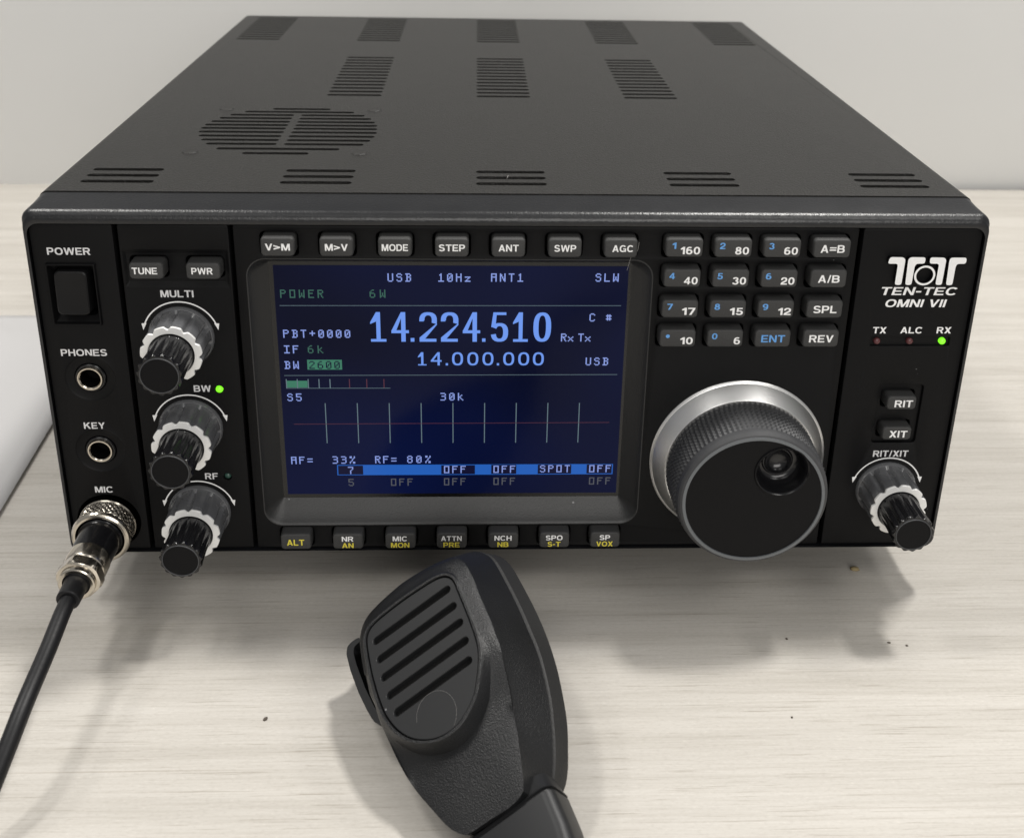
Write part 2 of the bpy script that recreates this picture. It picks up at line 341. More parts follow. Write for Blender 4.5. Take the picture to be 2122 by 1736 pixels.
for s in (-1, 1):       # rounded folds and side walls
    prof = [(HW - rc, HT)] + [(HW - rc + rc * math.sin(math.radians(a)), HT - rc + rc * math.cos(math.radians(a))) for a in range(15, 91, 15)] + [(HW, 1.0)]
    V = [[bm.verts.new((s * x, y, z)) for x, z in prof] for y in (YF, YB)]
    for i in range(len(prof) - 1): bm.faces.new((V[0][i], V[0][i + 1], V[1][i + 1], V[1][i]))
    a = [bm.verts.new((s * (x - 1.2), YF, z - 1.2)) for x, z in prof]
    for i in range(len(prof) - 1): bm.faces.new((V[0][i], V[0][i + 1], a[i + 1], a[i]))
v = [bm.verts.new(p) for p in ((-HW + rc, YF, HT), (HW - rc, YF, HT), (HW - rc - 1, YF + .1, HT - 1.3), (-HW + rc + 1, YF + .1, HT - 1.3))]; bm.faces.new(v)
obj('cover', bm, M['cover'], radio, angle=40)
bm = bmesh.new(); box(bm, -150.8, 150.8, YB - 2.5, YB - 1.0, 1.0, HT - 1.0); obj('back_panel', bm, M['gap'], radio)
bm = bmesh.new(); box(bm, -150.5, 150.5, 4.5, YB - 3, 0.4, 1.8); obj('bottom_plate', bm, M['gap'], radio)
bm = bmesh.new(); box(bm, -96, 40, 15, 60, HT - 22, HT - 20); obj('circuit_board', bm, M['pcb'], radio)
for x in (-114.2, -54.0):
    for y in (121.3, 57.9):
        bm = bmesh.new(); r0 = [(x + 3.0 * math.cos(a * PI / 12), y + 3.0 * math.sin(a * PI / 12), HT + .02) for a in range(24)]
        r1 = [(x + (p[0] - x) * .86, y + (p[1] - y) * .86, HT + .35) for p in r0]
        r2 = [(x + (p[0] - x) * .5, y + (p[1] - y) * .5, HT + .30) for p in r0]
        stack(bm, [r0, r1, r2]); obj('rivet', bm, M['cover'], radio, (x, y, HT))
for x in (-120, 120):
    for y in (75, 325):
        bm = bmesh.new(); stack(bm, [[(x + r * math.cos(a * PI / 16), y + r * math.sin(a * PI / 16), z) for a in range(32)] for r, z in ((9, 0.4), (9, -14), (8.2, -17.98))], True, True)
        obj('foot', bm, M['rubber'], radio, (x, y, -9))

# moulded bezel round the front
def brect(hw, z0, z1, r, y):
    return [(x, y, z) for x, z in rrect(0, (z0 + z1) / 2, hw * 2, z1 - z0, r, 7)]
bm = bmesh.new()
nose = [brect(150.9, 0.9, 126.2, 3.0, 13.6), brect(150.9, 0.9, 126.2, 3.0, 12.2), brect(151.5, 0.2, 127.2, 3.4, 11.8), brect(152.1, 0.0, 126.3, 3.6, 7.0)]
for t in (80, 66, 52, 38, 24, 10, -5, -20):
    ca, sa = math.cos(math.radians(t)), math.sin(math.radians(t))
    nose.append(brect(150.0 + 3.1 * sa if t > 25 else 150.0 + 3.1 * math.sin(math.radians(max(t, -20) * .5 + 35)) , -0.4 + .5 * (1 - sa) * .5, 122.3 + 3.2 * sa, 3.8, 2.0 - 3.2 * ca))
nose += [brect(151.4, 0.1, 121.1, 2.0, 0.4), brect(151.3, 0.15, 121.0, 1.9, 3.4)]
stack(bm, nose, False, False)
obj('bezel', bm, M['bezel'], radio, angle=60)
bm = bmesh.new(); box(bm, -151.3, 151.3, 9.5, 11.0, 0.5, 121.1); obj('inner_chassis', bm, M['gap'], radio)

# front plates ------------------------------------------------
def edge(pts_fn, b, t):      # outer bevelled edge: the face ring is inset by b, then the full size ring, then the wall
    return [(pts_fn(-b), 0), (pts_fn(-b * .3), b * .25), (pts_fn(0), b), (pts_fn(0), t)]
def outer(x0, x1, z0=0.3, z1=120.7, b=0.55, t=3.0, r=0.5):
    return edge(lambda d: rrect((x0 + x1) / 2, (z0 + z1) / 2, x1 - x0 + 2 * d, z1 - z0 + 2 * d, r, 3), b, t)
def hole(cx, cz, ww, hh, r=1.6, b=0.3, t=3.0, base=0.0):
    return [(rrect(cx, cz, ww + 2 * b, hh + 2 * b, r + b, 5), base), (rrect(cx, cz, ww + .6 * b, hh + .6 * b, r + b * .3, 5), base + b * .25), (rrect(cx, cz, ww, hh, r, 5), base + b), (rrect(cx, cz, ww, hh, r, 5), base + t)]
BTX = [-73.86, -55.65, -37.45, -19.65, -1.85, 15.95, 33.65]
BBX = [-74.07, -56.1, -37.95, -20.1, -2.1, 15.8, 33.6]
KX = [53.8, 69.4, 85.08, 101.05]; KZ = [115.0, 104.69, 94.0, 83.5]
# left plate: power switch, two jacks, microphone socket
bm = bmesh.new()
def jackhole(cx, cz): return [(circ(cx, cz, 8.5), 0), (circ(cx, cz, 8.25), -0.12), (circ(cx, cz, 8.0), 0.05), (circ(cx, cz, 7.6), 0.25), (circ(cx, cz, 5.3), 0.55), (circ(cx, cz, 5.1), 2.6), (circ(cx, cz, 3.6), 2.6)]
plate(bm, [outer(-151.0, -125.3), [(rrect(-139.55, 97.1, 15.6, 21.4, .4, 3), 0), (rrect(-139.55, 97.1, 15.4, 21.2, .4, 3), -0.6), (rrect(-139.55, 97.1, 15.0, 20.8, .4, 3), -0.9), (rrect(-139.55, 97.1, 14.4, 20.2, .4, 3), -0.9), (rrect(-139.55, 97.1, 13.9, 19.7, .4, 3), 0.5), (rrect(-139.55, 97.1, 12.2, 16.6, 1.5, 3), 2.2), (rrect(-139.55, 97.1, 12.2, 16.6, 1.5, 3), 5)],
           jackhole(-138.2, 67.1), jackhole(-138.1, 39.9), [(circ(-138.4, 11.7, 10.9), 0), (circ(-138.4, 11.7, 10.7), 0.2), (circ(-138.4, 11.7, 10.7), 5)]])
left = obj('left_panel', bm, M['plate'], radio)
# second plate: encoder knobs and a shallow dished band for two buttons
bm = bmesh.new()
band = [(rrect(-106.7, 106.0, 33.2, 13.2, .5, 3), 0), (rrect(-106.7, 106.0, 32.6, 12.5, .5, 3), 0.12), (rrect(-106.7, 106.0, 31.4, 10.2, .5, 3), 0.9), (rrect(-106.7, 106.0, 31.0, 9.6, .5, 3), 1.0)]
plate(bm, [outer(-123.9, -89.5), band, [(circ(-96.7, 62.9, 1.5, 20), 0), (circ(-96.7, 62.9, 1.4, 20), .15), (circ(-96.7, 62.9, 1.4, 20), 3)], [(circ(-96.55, 29.4, 1.5, 20), 0), (circ(-96.55, 29.4, 1.4, 20), .15), (circ(-96.55, 29.4, 1.4, 20), 3)]])
plate(bm, [[(rrect(-106.7, 106.0, 31.0, 9.6, .5, 3), 1.0)], hole(-115.3, 106.3, 12.0, 7.4, base=1.0), hole(-97.8, 106.3, 12.0, 7.4, base=1.0)])
obj('knob_panel', bm, M['plate'], radio)
# main plate: screen window and the button openings
bm = bmesh.new()
LX, LZ = -19.95, 59.45     # window centre
def win(x0, x1, z0, z1, r, d): return (rrect((x0 + x1) / 2, (z0 + z1) / 2, x1 - x0, z1 - z0, r, 8), d)
loops = [outer(-88.2, 110.6), [win(-85.0, 45.1, 9.6, 109.6, 6.4, 0), win(-85.0, 45.1, 9.6, 109.6, 6.4, 3)]]
surr = [[win(-85.05, 45.15, 9.55, 109.65, 6.45, -.06), win(-84.7, 44.8, 9.9, 109.3, 6.2, -.02), win(-84.2, 44.3, 10.6, 108.9, 6.0, .7), win(-83.2, 43.3, 11.9, 108.4, 5.2, 1.7), win(-81.6, 41.6, 14.2, 107.6, 3.4, 3.1), win(-78.95, 38.75, 17.65, 106.6, .6, 5.0)]]
bm2 = bmesh.new(); stack(bm2, [[(x, d, z) for x, z in pts] for pts, d in surr[0]], False, False); obj('screen_surround', bm2, M['surround'], radio, angle=40)
for x in BTX: loops.append(hole(x - .1, 114.5, 12.0, 8.3))
for x in BBX: loops.append(hole(x - .1, 5.1, 11.8, 8.0))
for x in KX:
    for z in KZ: loops.append(hole(x, z - .4, 13.3, 8.3))
plate(bm, loops); obj('main_panel', bm, M['plate'], radio, angle=28)
# right plate
bm = bmesh.new()
plate(bm, [outer(112.0, 151.0), [(rrect(132.3, 53.3, 15.9, 23.2, 1.4, 5), 0), (rrect(132.3, 53.3, 15.5, 22.8, 1.3, 5), .12), (rrect(132.3, 53.3, 15.0, 22.3, 1.1, 5), 1.2)],
           [(rrect(132.65, 80.75, 27.2, 3.9, .6, 4), 0), (rrect(132.65, 80.75, 26.9, 3.6, .5, 4), .1), (rrect(132.65, 80.75, 26.6, 3.3, .4, 4), .9)]])
plate(bm, [[(rrect(132.3, 53.3, 15.0, 22.3, 1.1, 5), 1.2)], hole(131.9, 58.9, 11.4, 6.6, r=1.2, base=1.2), hole(131.9, 47.2, 11.4, 6.6, r=1.2, base=1.2)])
plate(bm, [[(rrect(132.65, 80.75, 26.6, 3.3, .4, 4), .9)]])
obj('right_panel', bm, M['plate'], radio)

# power switch
bm = bmesh.new()
cx, cz = -139.7, 98.0
Rk = lambda ww, hh, r, y: [(x, y - 0.055 * (cz - z), z) for x, z in rrect(cx, cz, ww, hh, r, 5)]
stack(bm, [Rk(10.4, 14.8, 1.6, 4), Rk(10.4, 14.8, 1.6, -0.9), Rk(10.1, 14.5, 1.7, -1.5), Rk(9.4, 13.8, 1.6, -1.75), Rk(8.9, 13.3, 1.5, -1.7)])
obj('power_switch', bm, M['switch'], radio, (cx, 0, cz))
# jacks
for cx, cz in ((-138.2, 67.1), (-138.1, 39.9)):
    bm = bmesh.new(); lathe(bm, [(5.0, 2.5), (5.0, 0.2), (4.7, -0.1), (4.35, -0.1), (4.3, .3)], cx, cz, 40, cap1=False)
    j = obj('jack_socket', bm, M['gloss'], radio, (cx, 0, cz))
    bm = bmesh.new(); lathe(bm, [(4.25, 1.0), (4.25, -0.35), (4.0, -0.75), (3.6, -0.75), (3.3, -0.4), (3.25, .6)], cx, cz, 40, cap1=False)
    obj('metal_sleeve', bm, M['nickel'], j, (cx, 0, cz))
    bm = bmesh.new(); lathe(bm, [(3.26, .5), (3.24, 6.0), (1.0, 6.0)], cx, cz, 32); obj('dark_bore', bm, M['gap'], j, (cx, 6, cz))
# panel lettering
for s, cx, cz, ww in (('POWER', -139.55, 111.69, 13.37), ('PHONES', -139.13, 76.46, 14.73), ('MULTI', -107.34, 97.31, 10.43), ('BW', -102.21, 63.3, 5.6), ('KEY', -138.98, 49.45, 6.94), ('MIC', -138.67, 24.56, 6.16), ('RF', -101.96, 29.68, 4.32)):
    text('panel_lettering', s, cx, cz, ww, 2.4, -0.04, M['offwhite'], radio, 0)
for s, cx, cz, ww in (('TX', 121.79, 84.85, 4.5), ('ALC', 132.54, 84.87, 7.4), ('RX', 143.5, 84.88, 4.83)):
    text('panel_lettering', s, cx, cz, ww, 2.3, -0.04, M['white'], radio, 0)
text('panel_lettering', 'RIT/XIT', 132.18, 37.67, 12.36, 2.45, -0.04, M['offwhite'], radio, 0)
text('panel_lettering', 'TEN-TEC', 133.0, 98.94, 26.0, 2.8, -0.04, M['white'], radio, 0, 0.14)
text('panel_lettering', 'OMNI VII', 132.5, 94.62, 20.6, 2.75, -0.04, M['white'], radio, 0, 0.14)
# raised emblem: two double-stemmed letters round a ring
def soft(P, r=.45):          # round the corners of a small polygon
    out = []
    for i, p in enumerate(P):
        a, p, c = Vector(P[i - 1]), Vector(p), Vector(P[(i + 1) % len(P)])
        da, dc = a - p, c - p; ra = min(r, da.length * .4); rc_ = min(r, dc.length * .4)
        A, B = p + da.normalized() * ra, p + dc.normalized() * rc_
        for t in (0, .5, 1): out.append(tuple((1 - t) ** 2 * A + 2 * t * (1 - t) * p + t * t * B))
    return out
emb = [[(120.4, 109.35), (120.9, 111.65), (125.1, 111.6), (126.0, 110.9), (125.85, 101.97), (123.7, 101.97), (123.75, 109.35)],
       [(127.6, 111.65), (132.5, 111.6), (132.5, 109.42), (129.9, 109.41), (129.35, 108.6), (129.2, 101.97), (127.15, 101.97), (126.9, 110.9)],
       [(134.0, 111.6), (138.6, 111.55), (139.35, 110.8), (139.2, 102.0), (137.1, 102.0), (137.2, 109.4), (134.05, 109.45)],
       [(140.9, 111.55), (145.95, 111.55), (145.98, 109.42), (143.3, 109.42), (142.8, 108.6), (142.7, 101.95), (140.6, 101.95), (140.4, 110.8)]]
bm = bmesh.new()
for P in emb:
    q = soft(P, .7); plate(bm, [[(q, -2.0), (q, 0.2)]])
plate(bm, [[(circ(133.1, 105.3, 3.45, 40), -2.0), (circ(133.1, 105.3, 3.45, 40), .2)], [(circ(133.1, 105.3, 2.75, 40), -2.0), (circ(133.1, 105.3, 2.75, 40), .2)]])
e_ = obj('emblem', bm, M['gloss'], radio, (133, -1, 106.5))
bm = bmesh.new()
for P in emb: plate(bm, [[(soft(P, .7), -2.04)]])
plate(bm, [[(circ(133.1, 105.3, 3.45, 40), -2.04)], [(circ(133.1, 105.3, 2.78, 40), -2.04)]])
obj('white_face', bm, M['white'], e_, (133, -2.04, 106.5))
# indicator lamps
def led(cx, cz, m, r=1.15, y0=0.8, y1=-0.55, label=None):
    bm = bmesh.new(); lathe(bm, [(r, y0 + 2), (r, y1 + r * .7)] + [(r * math.cos(a), y1 + r * .7 * (1 - math.sin(a))) for a in (math.radians(t) for t in (15, 30, 45, 60, 75, 86))], cx, cz, 20)
    o = obj('indicator_lamp', bm, m, radio, (cx, 0, cz), angle=60)
    if label: o['label'] = label
led(-96.7, 62.9, M['ledgreen'], 1.2, label='lit green indicator lamp'); led(-96.55, 29.4, M['leddim'], 1.2, .8, .2, 'unlit green indicator lamp')
led(121.5, 80.75, M['ledred'], label='unlit red indicator lamp'); led(132.55, 80.75, M['ledred'], label='unlit red indicator lamp'); led(143.6, 80.75, M['ledgreen'], label='lit green indicator lamp')

# buttons ------------------------------------------------------
def cap_mesh(fw_, fh, yf, y0=2.4):
    bm = bmesh.new()
    stack(bm, [rr3(0, 0, fw_ + 1.0, fh + 1.0, 1.4, y0), rr3(0, 0, fw_ + .85, fh + .85, 1.3, yf + 1.0), rr3(0, 0, fw_ + .6, fh + .6, 1.2, yf + .35), rr3(0, 0, fw_ + .15, fh + .15, 1.0, yf + .06), rr3(0, 0, fw_ - .3, fh - .3, .9, yf)])
    bmesh.ops.recalc_face_normals(bm, faces=bm.faces); bm.transform(Matrix.Scale(S, 4))
    me = bpy.data.meshes.new('button'); bm.to_mesh(me); bm.free(); finish(me, 50); me.materials.append(M['button']); return me
cap_top, cap_key, cap_tune, cap_rit = cap_mesh(9.7, 5.5, -4.0), cap_mesh(11.1, 5.5, -4.0), cap_mesh(9.9, 4.8, -3.4), cap_mesh(9.3, 4.3, -2.4, 3.5)
def button(me, cx, cz, legends):
    b = link('button', me, M['button'], radio, (cx, 0, cz))
    for s, dx, dz, ww, hh, m, y in legends:
        if s == '\u2022':
            bm = bmesh.new(); plate(bm, [[(circ(cx + dx, cz + dz, ww / 2, 20), y)]]); obj('legend', bm, m, b, (cx + dx, y, cz + dz))
        else: text('legend', s, cx + dx, cz + dz, ww, hh, y, m, b)
    return b
Wt, Yl, Bl = M['white'], M['yellow'], M['blue']
for x, s, ww in zip(BTX, ('V>M', 'M>V', 'MODE', 'STEP', 'ANT', 'SWP', 'AGC'), (7.7, 7.1, 8.2, 8.2, 6.3, 6.9, 6.7)):
    button(cap_top, x, 114.85, [(s, 0.05 if s != 'AGC' else .6, 0.05, ww, 2.25, Wt, -4.05)])
for x, a, wa, b, wb in zip(BBX, ('', 'NR', 'MIC', 'ATTN', 'NCH', 'SPO', 'SP'), (0, 4.0, 5.1, 7.2, 6.0, 5.9, 3.7), ('ALT', 'AN', 'MON', 'PRE', 'NB', 'S-T', 'VOX'), (6.0, 4.0, 6.4, 5.6, 3.9, 4.5, 5.8)):
    lg = [(b, -.1, (-.2 if not a else -1.55), wb, (2.4 if not a else 2.0), Yl, -4.05)]
    if a: lg.append((a, -.1, 1.1, wa, 2.0, Wt, -4.05))
    button(cap_top, x, 5.5, lg)
keys = [[('1', 1.25, '160', 6.2), ('2', 1.7, '80', 4.4), ('3', 1.7, '60', 4.4), ('', 0, 'A=B', 7.7)], [('4', 1.8, '40', 4.4), ('5', 1.8, '30', 4.4), ('6', 1.8, '20', 4.4), ('', 0, 'A/B', 7.0)],
        [('7', 1.8, '17', 4.3), ('8', 1.8, '15', 4.3), ('9', 1.8, '12', 4.2), ('', 0, 'SPL', 7.7)], [('\u2022', 1.3, '10', 4.1), ('0', 1.8, '6', 2.1), ('', 0, 'ENT', 7.8), ('', 0, 'REV', 8.0)]]
for r in range(4):
    for c in range(4):
        a, wa, b, wb = keys[r][c]
        if a: lg = [(a, -3.5 + (.2 if c == 0 else 0), .85, wa, 2.1, Bl, -4.05), (b, 5.0 - wb / 2, -.75, wb, 2.5, Wt, -4.05)]
        else: lg = [(b, .15, 0.0, wb, 2.6, Bl if b == 'ENT' else Wt, -4.05)]
        button(cap_key, KX[c], KZ[r] + .1, lg)
button(cap_tune, -115.2, 106.4, [('TUNE', -.5, .1, 7.8, 2.2, Wt, -3.45)]); button(cap_tune, -97.6, 106.4, [('PWR', -.3, .1, 6.6, 2.2, Wt, -3.45)])
button(cap_rit, 132.2, 58.75, [('RIT', .7, -.2, 6.2, 2.6, Wt, -2.45)]); button(cap_rit, 132.2, 47.0, [('XIT', .5, -.2, 6.2, 2.6, Wt, -2.45)])

# concentric knobs ---------------------------------------------
def scallop(n, p=3.0): return lambda a: max(0.0, math.cos(n * a)) ** p
def knob(cx, cz, phase=0.0, arc=True):
    f14 = lambda a: scallop(11, 2.0)(a + phase)
    f18 = lambda a: 0.5 + 0.5 * math.cos(15 * (a + phase))
    bm = bmesh.new()
    lathe(bm, [(10.6, -0.05), (10.6, -1.0), (10.2, -1.6), (9.5, -1.8)] , cx, cz, 84, cap1=False)
    lathe(bm, [(10.1, -1.7), (10.0, -2.6, 1.0), (9.75, -8.0, 1.0), (9.65, -12.6, 1.0), (9.5, -13.05, 1.0), (7.2, -13.1), (7.0, -11)], cx, cz, 168, f14, cap1=False)
    k = obj('knob', bm, M['knob'], radio, (cx, 0, cz), angle=35)
    bm = bmesh.new(); lathe(bm, [(9.65, -12.9, 1.0), (9.65, -13.4, 1.0), (9.5, -13.6, 1.0), (7.35, -13.6), (7.2, -13.4), (7.1, -12.6)], cx, cz, 168, f14, cap1=False)
    obj('silver_ring', bm, M['ring'], k, (cx, -13, cz))
    bm = bmesh.new(); lathe(bm, [(6.9, -11.0), (6.9, -13.9), (6.8, -14.4, .25), (6.7, -20, .45), (6.95, -26.0, .75), (7.05, -27.0, .75), (6.75, -27.5, .5), (6.0, -27.55), (5.85, -27.25), (5.75, -27.2)], cx, cz, 144, f18, cap1=False)
    i = obj('inner_knob', bm, M['gloss'], k, (cx, -20, cz), angle=30)
    bm = bmesh.new(); lathe(bm, [(5.75, -27.0), (5.75, -27.6), (5.45, -27.8), (5.3, -27.7)], cx, cz, 48); obj('end_cap', bm, M['cap'], k, (cx, -27.5, cz))
    bm = bmesh.new(); lathe(bm, [(5.95, -27.3), (5.92, -27.78), (5.72, -27.86), (5.6, -27.7)], cx, cz, 48, cap1=False); obj('cap_rim', bm, M['caprim'], k, (cx, -27.6, cz))
    bm = bmesh.new(); R0, a0 = 12.2, math.radians(19); n = 40
    A = [a0 + (PI - 2 * a0) * i / n for i in range(n + 1)]
    po = [(cx + (R0 + .22) * math.cos(a), cz + (R0 + .22) * math.sin(a)) for a in A]; pi_ = [(cx + (R0 - .22) * math.cos(a), cz + (R0 - .22) * math.sin(a)) for a in A]
    v0 = [bm.verts.new((x, -.05, z)) for x, z in po]; v1 = [bm.verts.new((x, -.05, z)) for x, z in pi_]
    for i in range(n): bm.faces.new((v0[i], v0[i + 1], v1[i + 1], v1[i]))
    for s in (-1, 1):
        ex, ez = cx + s * R0 * math.cos(a0), cz + R0 * math.sin(a0)
        vs = [bm.verts.new((ex + s * dx, -.055, ez + dz)) for dx, dz in ((-.75, .75), (.85, .65), (.45, -1.7))]; bm.faces.new(vs)
    obj('rotation_arc', bm, M['white'], radio, (cx, -.05, cz))
for cx, cz, ph in ((-107.2, 82.3, .1), (-107.1, 48.7, .02), (-107.0, 15.5, .12), (132.2, 23.7, .0)): knob(cx, cz, ph)

# main tuning knob ----------------------------------------------
TX_, TZ_ = 78.3, 36.0
bm = bmesh.new()
na, nb = 92, 9; rings = []
for j in range(2 * nb + 1):
    y = -6.2 - 15.8 * j / (2 * nb); ring = []
    for i in range(2 * na):
        a = PI * i / na; h = .8 if (i % 2 and j % 2) else 0.0
        r = 25.0 - .5 * j / (2 * nb) + h; ring.append((TX_ + r * math.cos(a), y, TZ_ + r * math.sin(a)))
    rings.append(ring)
for r, y in ((24.75, -22.3), (24.75, -23.4), (24.5, -24.6), (23.9, -25.4), (23.2, -25.7)):
    rings.append([(TX_ + r * math.cos(PI * i / na), y, TZ_ + r * math.sin(PI * i / na)) for i in range(2 * na)])
stack(bm, rings, False, False)
tk = obj('tuning_knob', bm, M['rubber'], radio, (TX_, 0, TZ_), angle=25)
bm = bmesh.new(); lathe(bm, [(30.3, -0.02), (30.3, -.5), (29.9, -.9), (29.5, -1.1), (26.3, -6.0), (25.9, -6.4), (25.0, -6.4)], TX_, TZ_, 128, cap1=False); obj('silver_flange', bm, M['silver'], tk, (TX_, -3, TZ_), angle=20)
bm = bmesh.new(); lathe(bm, [(23.3, -25.3), (23.25, -25.85), (22.3, -25.95), (22.15, -25.6)], TX_, TZ_, 128, cap1=False); obj('inlay_ring', bm, M['greyring'], tk, (TX_, -25.8, TZ_))
bm = bmesh.new(); dx, dz = TX_ + 8.4, TZ_ + 10.6
bowl = [(circ(dx, dz, 9.2, 48), -25.55), (circ(dx, dz, 9.0, 48), -25.95), (circ(dx, dz, 8.6, 48), -26.0), (circ(dx, dz, 8.25, 48), -25.7), (circ(dx, dz, 7.9, 48), -24.6), (circ(dx, dz, 7.5, 48), -21.6), (circ(dx, dz, 6.9, 48), -19.8), (circ(dx, dz, 6.0, 48), -18.9),
        (circ(dx, dz, 5.2, 48), -18.8), (circ(dx, dz, 4.9, 48), -19.3), (circ(dx, dz, 4.5, 48), -19.3), (circ(dx, dz, 4.1, 48), -18.6), (circ(dx, dz, 3.0, 48), -17.6), (circ(dx, dz, 1.4, 48), -17.2)]
plate(bm, [[(circ(TX_, TZ_, 22.15, 96), -25.55), (circ(TX_, TZ_, 22.3, 96), -25.2)], bowl[:3]])
f_ = obj('dial_face', bm, M['cap'], tk, (TX_, -25, TZ_), angle=30)
bm = bmesh.new(); V = stack(bm, [[(x, d, z) for x, z in pts] for pts, d in bowl[2:]], False, True); obj('finger_dimple', bm, M['gloss'], f_ if False else tk, (dx, -24, dz), angle=60)

# the display ------------------------------------------------------
PX = 0.36; U0, V0 = -77.4, 105.3
def uv(u, v): return (U0 + u * PX, V0 - v * PX)
bm = bmesh.new(); box(bm, -80.5, 40.5, 5.05, 9, 15.5, 109); disp = obj('display', bm, M['lcdmask'], radio, (-20, 5, 60))
def rects(name, R_, m, y):
    bm = bmesh.new()
    for (u0, v0, u1, v1) in R_:
        (x0, z0), (x1, z1) = uv(u0, v0), uv(u1, v1)
        bm.faces.new([bm.verts.new((a, y, c)) for a, c in ((x0, z1), (x1, z1), (x1, z0), (x0, z0))])
    return obj(name, bm, m, disp, (-20, y, 60), weld=False)
rects('backlit_panel', [(0, 0, 320, 239.5)], M['lcdbg'], 5.0)
F = {'0': '01110 10001 10011 10101 10101 11001 10001 01110', '1': '00100 01100 00100 00100 00100 00100 00100 11111', '2': '01110 10001 00001 00010 00100 01000 10000 11111', '3': '11110 00001 00001 01110 00001 00001 00001 11110',
     '5': '11111 10000 10000 11110 00001 00001 10001 01110', '6': '00110 01000 10000 11110 10001 10001 10001 01110', '7': '11111 00001 00001 00010 00100 00100 00100 00100', '8': '01110 10001 10001 01110 10001 10001 10001 01110', '4': '00010 00110 01010 10010 11111 00010 00010 00010',
     'U': '10001 10001 10001 10001 10001 10001 10001 01110', 'S': '01110 10001 10000 01110 00001 00001 10001 01110', 'B': '11110 01001 01001 01110 01001 01001 01001 11110', 'H': '10001 10001 10001 11111 10001 10001 10001 10001',
     'z': '00000 00000 00000 11111 00010 00100 01000 11111', 'A': '11111 10001 10001 11111 10001 10001 10001 10001', 'N': '10001 11001 11001 10101 10101 10011 10011 10001', 'T': '11111 00100 00100 00100 00100 00100 00100 00100',
     'L': '10000 10000 10000 10000 10000 10000 10000 11111', 'W': '10001 10001 10001 10101 10101 10101 11011 10001', 'P': '11110 10001 10001 11110 10000 10000 10000 10000', 'O': '11111 10001 10001 10001 10001 10001 10001 11111',
     'E': '11111 10000 10000 11110 10000 10000 10000 11111', 'R': '11110 10001 10001 11110 10100 10010 10010 10001', 'C': '01110 10001 10000 10000 10000 10000 10001 01110', '#': '00000 01010 11111 01010 01010 11111 01010 00000',
     'x': '00000 00000 00000 10001 01010 00100 01010 10001', 'I': '11111 00100 00100 00100 00100 00100 00100 11111', 'F': '11111 10000 10000 11110 10000 10000 10000 10000', 'k': '10000 10000 10010 10100 11000 10100 10010 10001',
     '+': '00000 00100 00100 11111 00100 00100 00000 00000', '=': '00000 00000 11111 00000 00000 11111 00000 00000', '%': '11001 11001 00010 00100 00100 01000 10011 10011', '.': '00000 00000 00000 00000 00000 00000 01100 01100'}
def pix(s, u, v, pitch=8.0, cw=1.0, ch=1.0):
    R_ = []
    for c in s:
        if c != ' ':
            for r, row in enumerate(F[c].split()):
                i = 0
                while i < 5:
                    if row[i] == '1':
                        j = i
                        while j < 5 and row[j] == '1': j += 1
                        R_.append((u + i * cw - .06, v + r * ch - .06, u + j * cw + .06, v + (r + 1) * ch + .06)); i = j
                    else: i += 1
        u += pitch
    return R_
for a in (('USB', 102, 7.7), ('10Hz', 147.6, 7.6), ('ANT1', 195.3, 7.4), ('SLW', 290.2, 7.1), ('C', 286.3, 46.8), ('#', 301.5, 46.8), ('Rx', 260.6, 67.2, 6.4), ('Tx', 276.6, 67.2, 6.4), ('USB', 284.5, 91.9)): rects('status_text', pix(*a), M['lcdtxt'], 4.97)
for a in (('POWER', 5, 23.9, 8.4), ('6W', 85.4, 23.6, 9.2)): rects('power_readout', pix(*a), M['lcdgreen2'], 4.97)
for a in (('PBT+0000', 5.4, 63.7), ('IF', 5.3, 79.6), ('BW', 4.8, 95.7)): rects('filter_readout', pix(*a), M['lcdtxt'], 4.97)
rects('filter_readout', pix('6k', 27, 79.5, 9), M['lcdgreen2'], 4.97); rects('filter_readout', [(25.7, 94.2, 57.7, 104.4)], M['lcdgreen'], 4.97)
rects('bandwidth_digits', pix('2600', 27.5, 95.6, 7.7), M['lcddark'], 4.94)
rects('divider_line', [(u, 39.2 - u * .002, u + .7, 39.9 - u * .002) for u in range(4, 315)], M['lcdline'], 4.97)
rects('divider_line', [(u, 110.2 - u * .003, u + .7, 110.9 - u * .003) for u in range(4, 315)], M['lcdline'], 4.97)
# frequency digits, drawn as strokes
BIG = {'1': ([(0, 10, 2, 8), (0, 8, 4, 6.5)], None)}
def poly_digit(bm, polys, u, v, ww, hh, y):
    for P in polys:
        pts = [uv(u + a * ww, v + b * hh) for a, b in P]
        vs = [Vector((x, z, 0)) for x, z in pts]; bv = [bm.verts.new((x, y, z)) for x, z in pts]
        for t in tessellate_polygon([vs]):
            try: bm.faces.new([bv[i] for i in t])
            except ValueError: pass
def ringpoly(x0, y0, x1, y1, tx, ty, n=20, a0=0, a1=360):
    cx, cy, rx, ry = (x0 + x1) / 2, (y0 + y1) / 2, (x1 - x0) / 2, (y1 - y0) / 2
    A = [math.radians(a0 + (a1 - a0) * i / n) for i in range(n + 1)]
    sq = lambda c: math.copysign(abs(c) ** .8, c)
    o_ = [(cx + rx * sq(math.cos(a)), cy - ry * sq(math.sin(a))) for a in A]; i_ = [(cx + (rx - tx) * sq(math.cos(a)), cy - (ry - ty) * sq(math.sin(a))) for a in A]
    return [[o_[k], o_[k + 1], i_[k + 1], i_[k]] for k in range(n)]
tx, ty = .29, .105
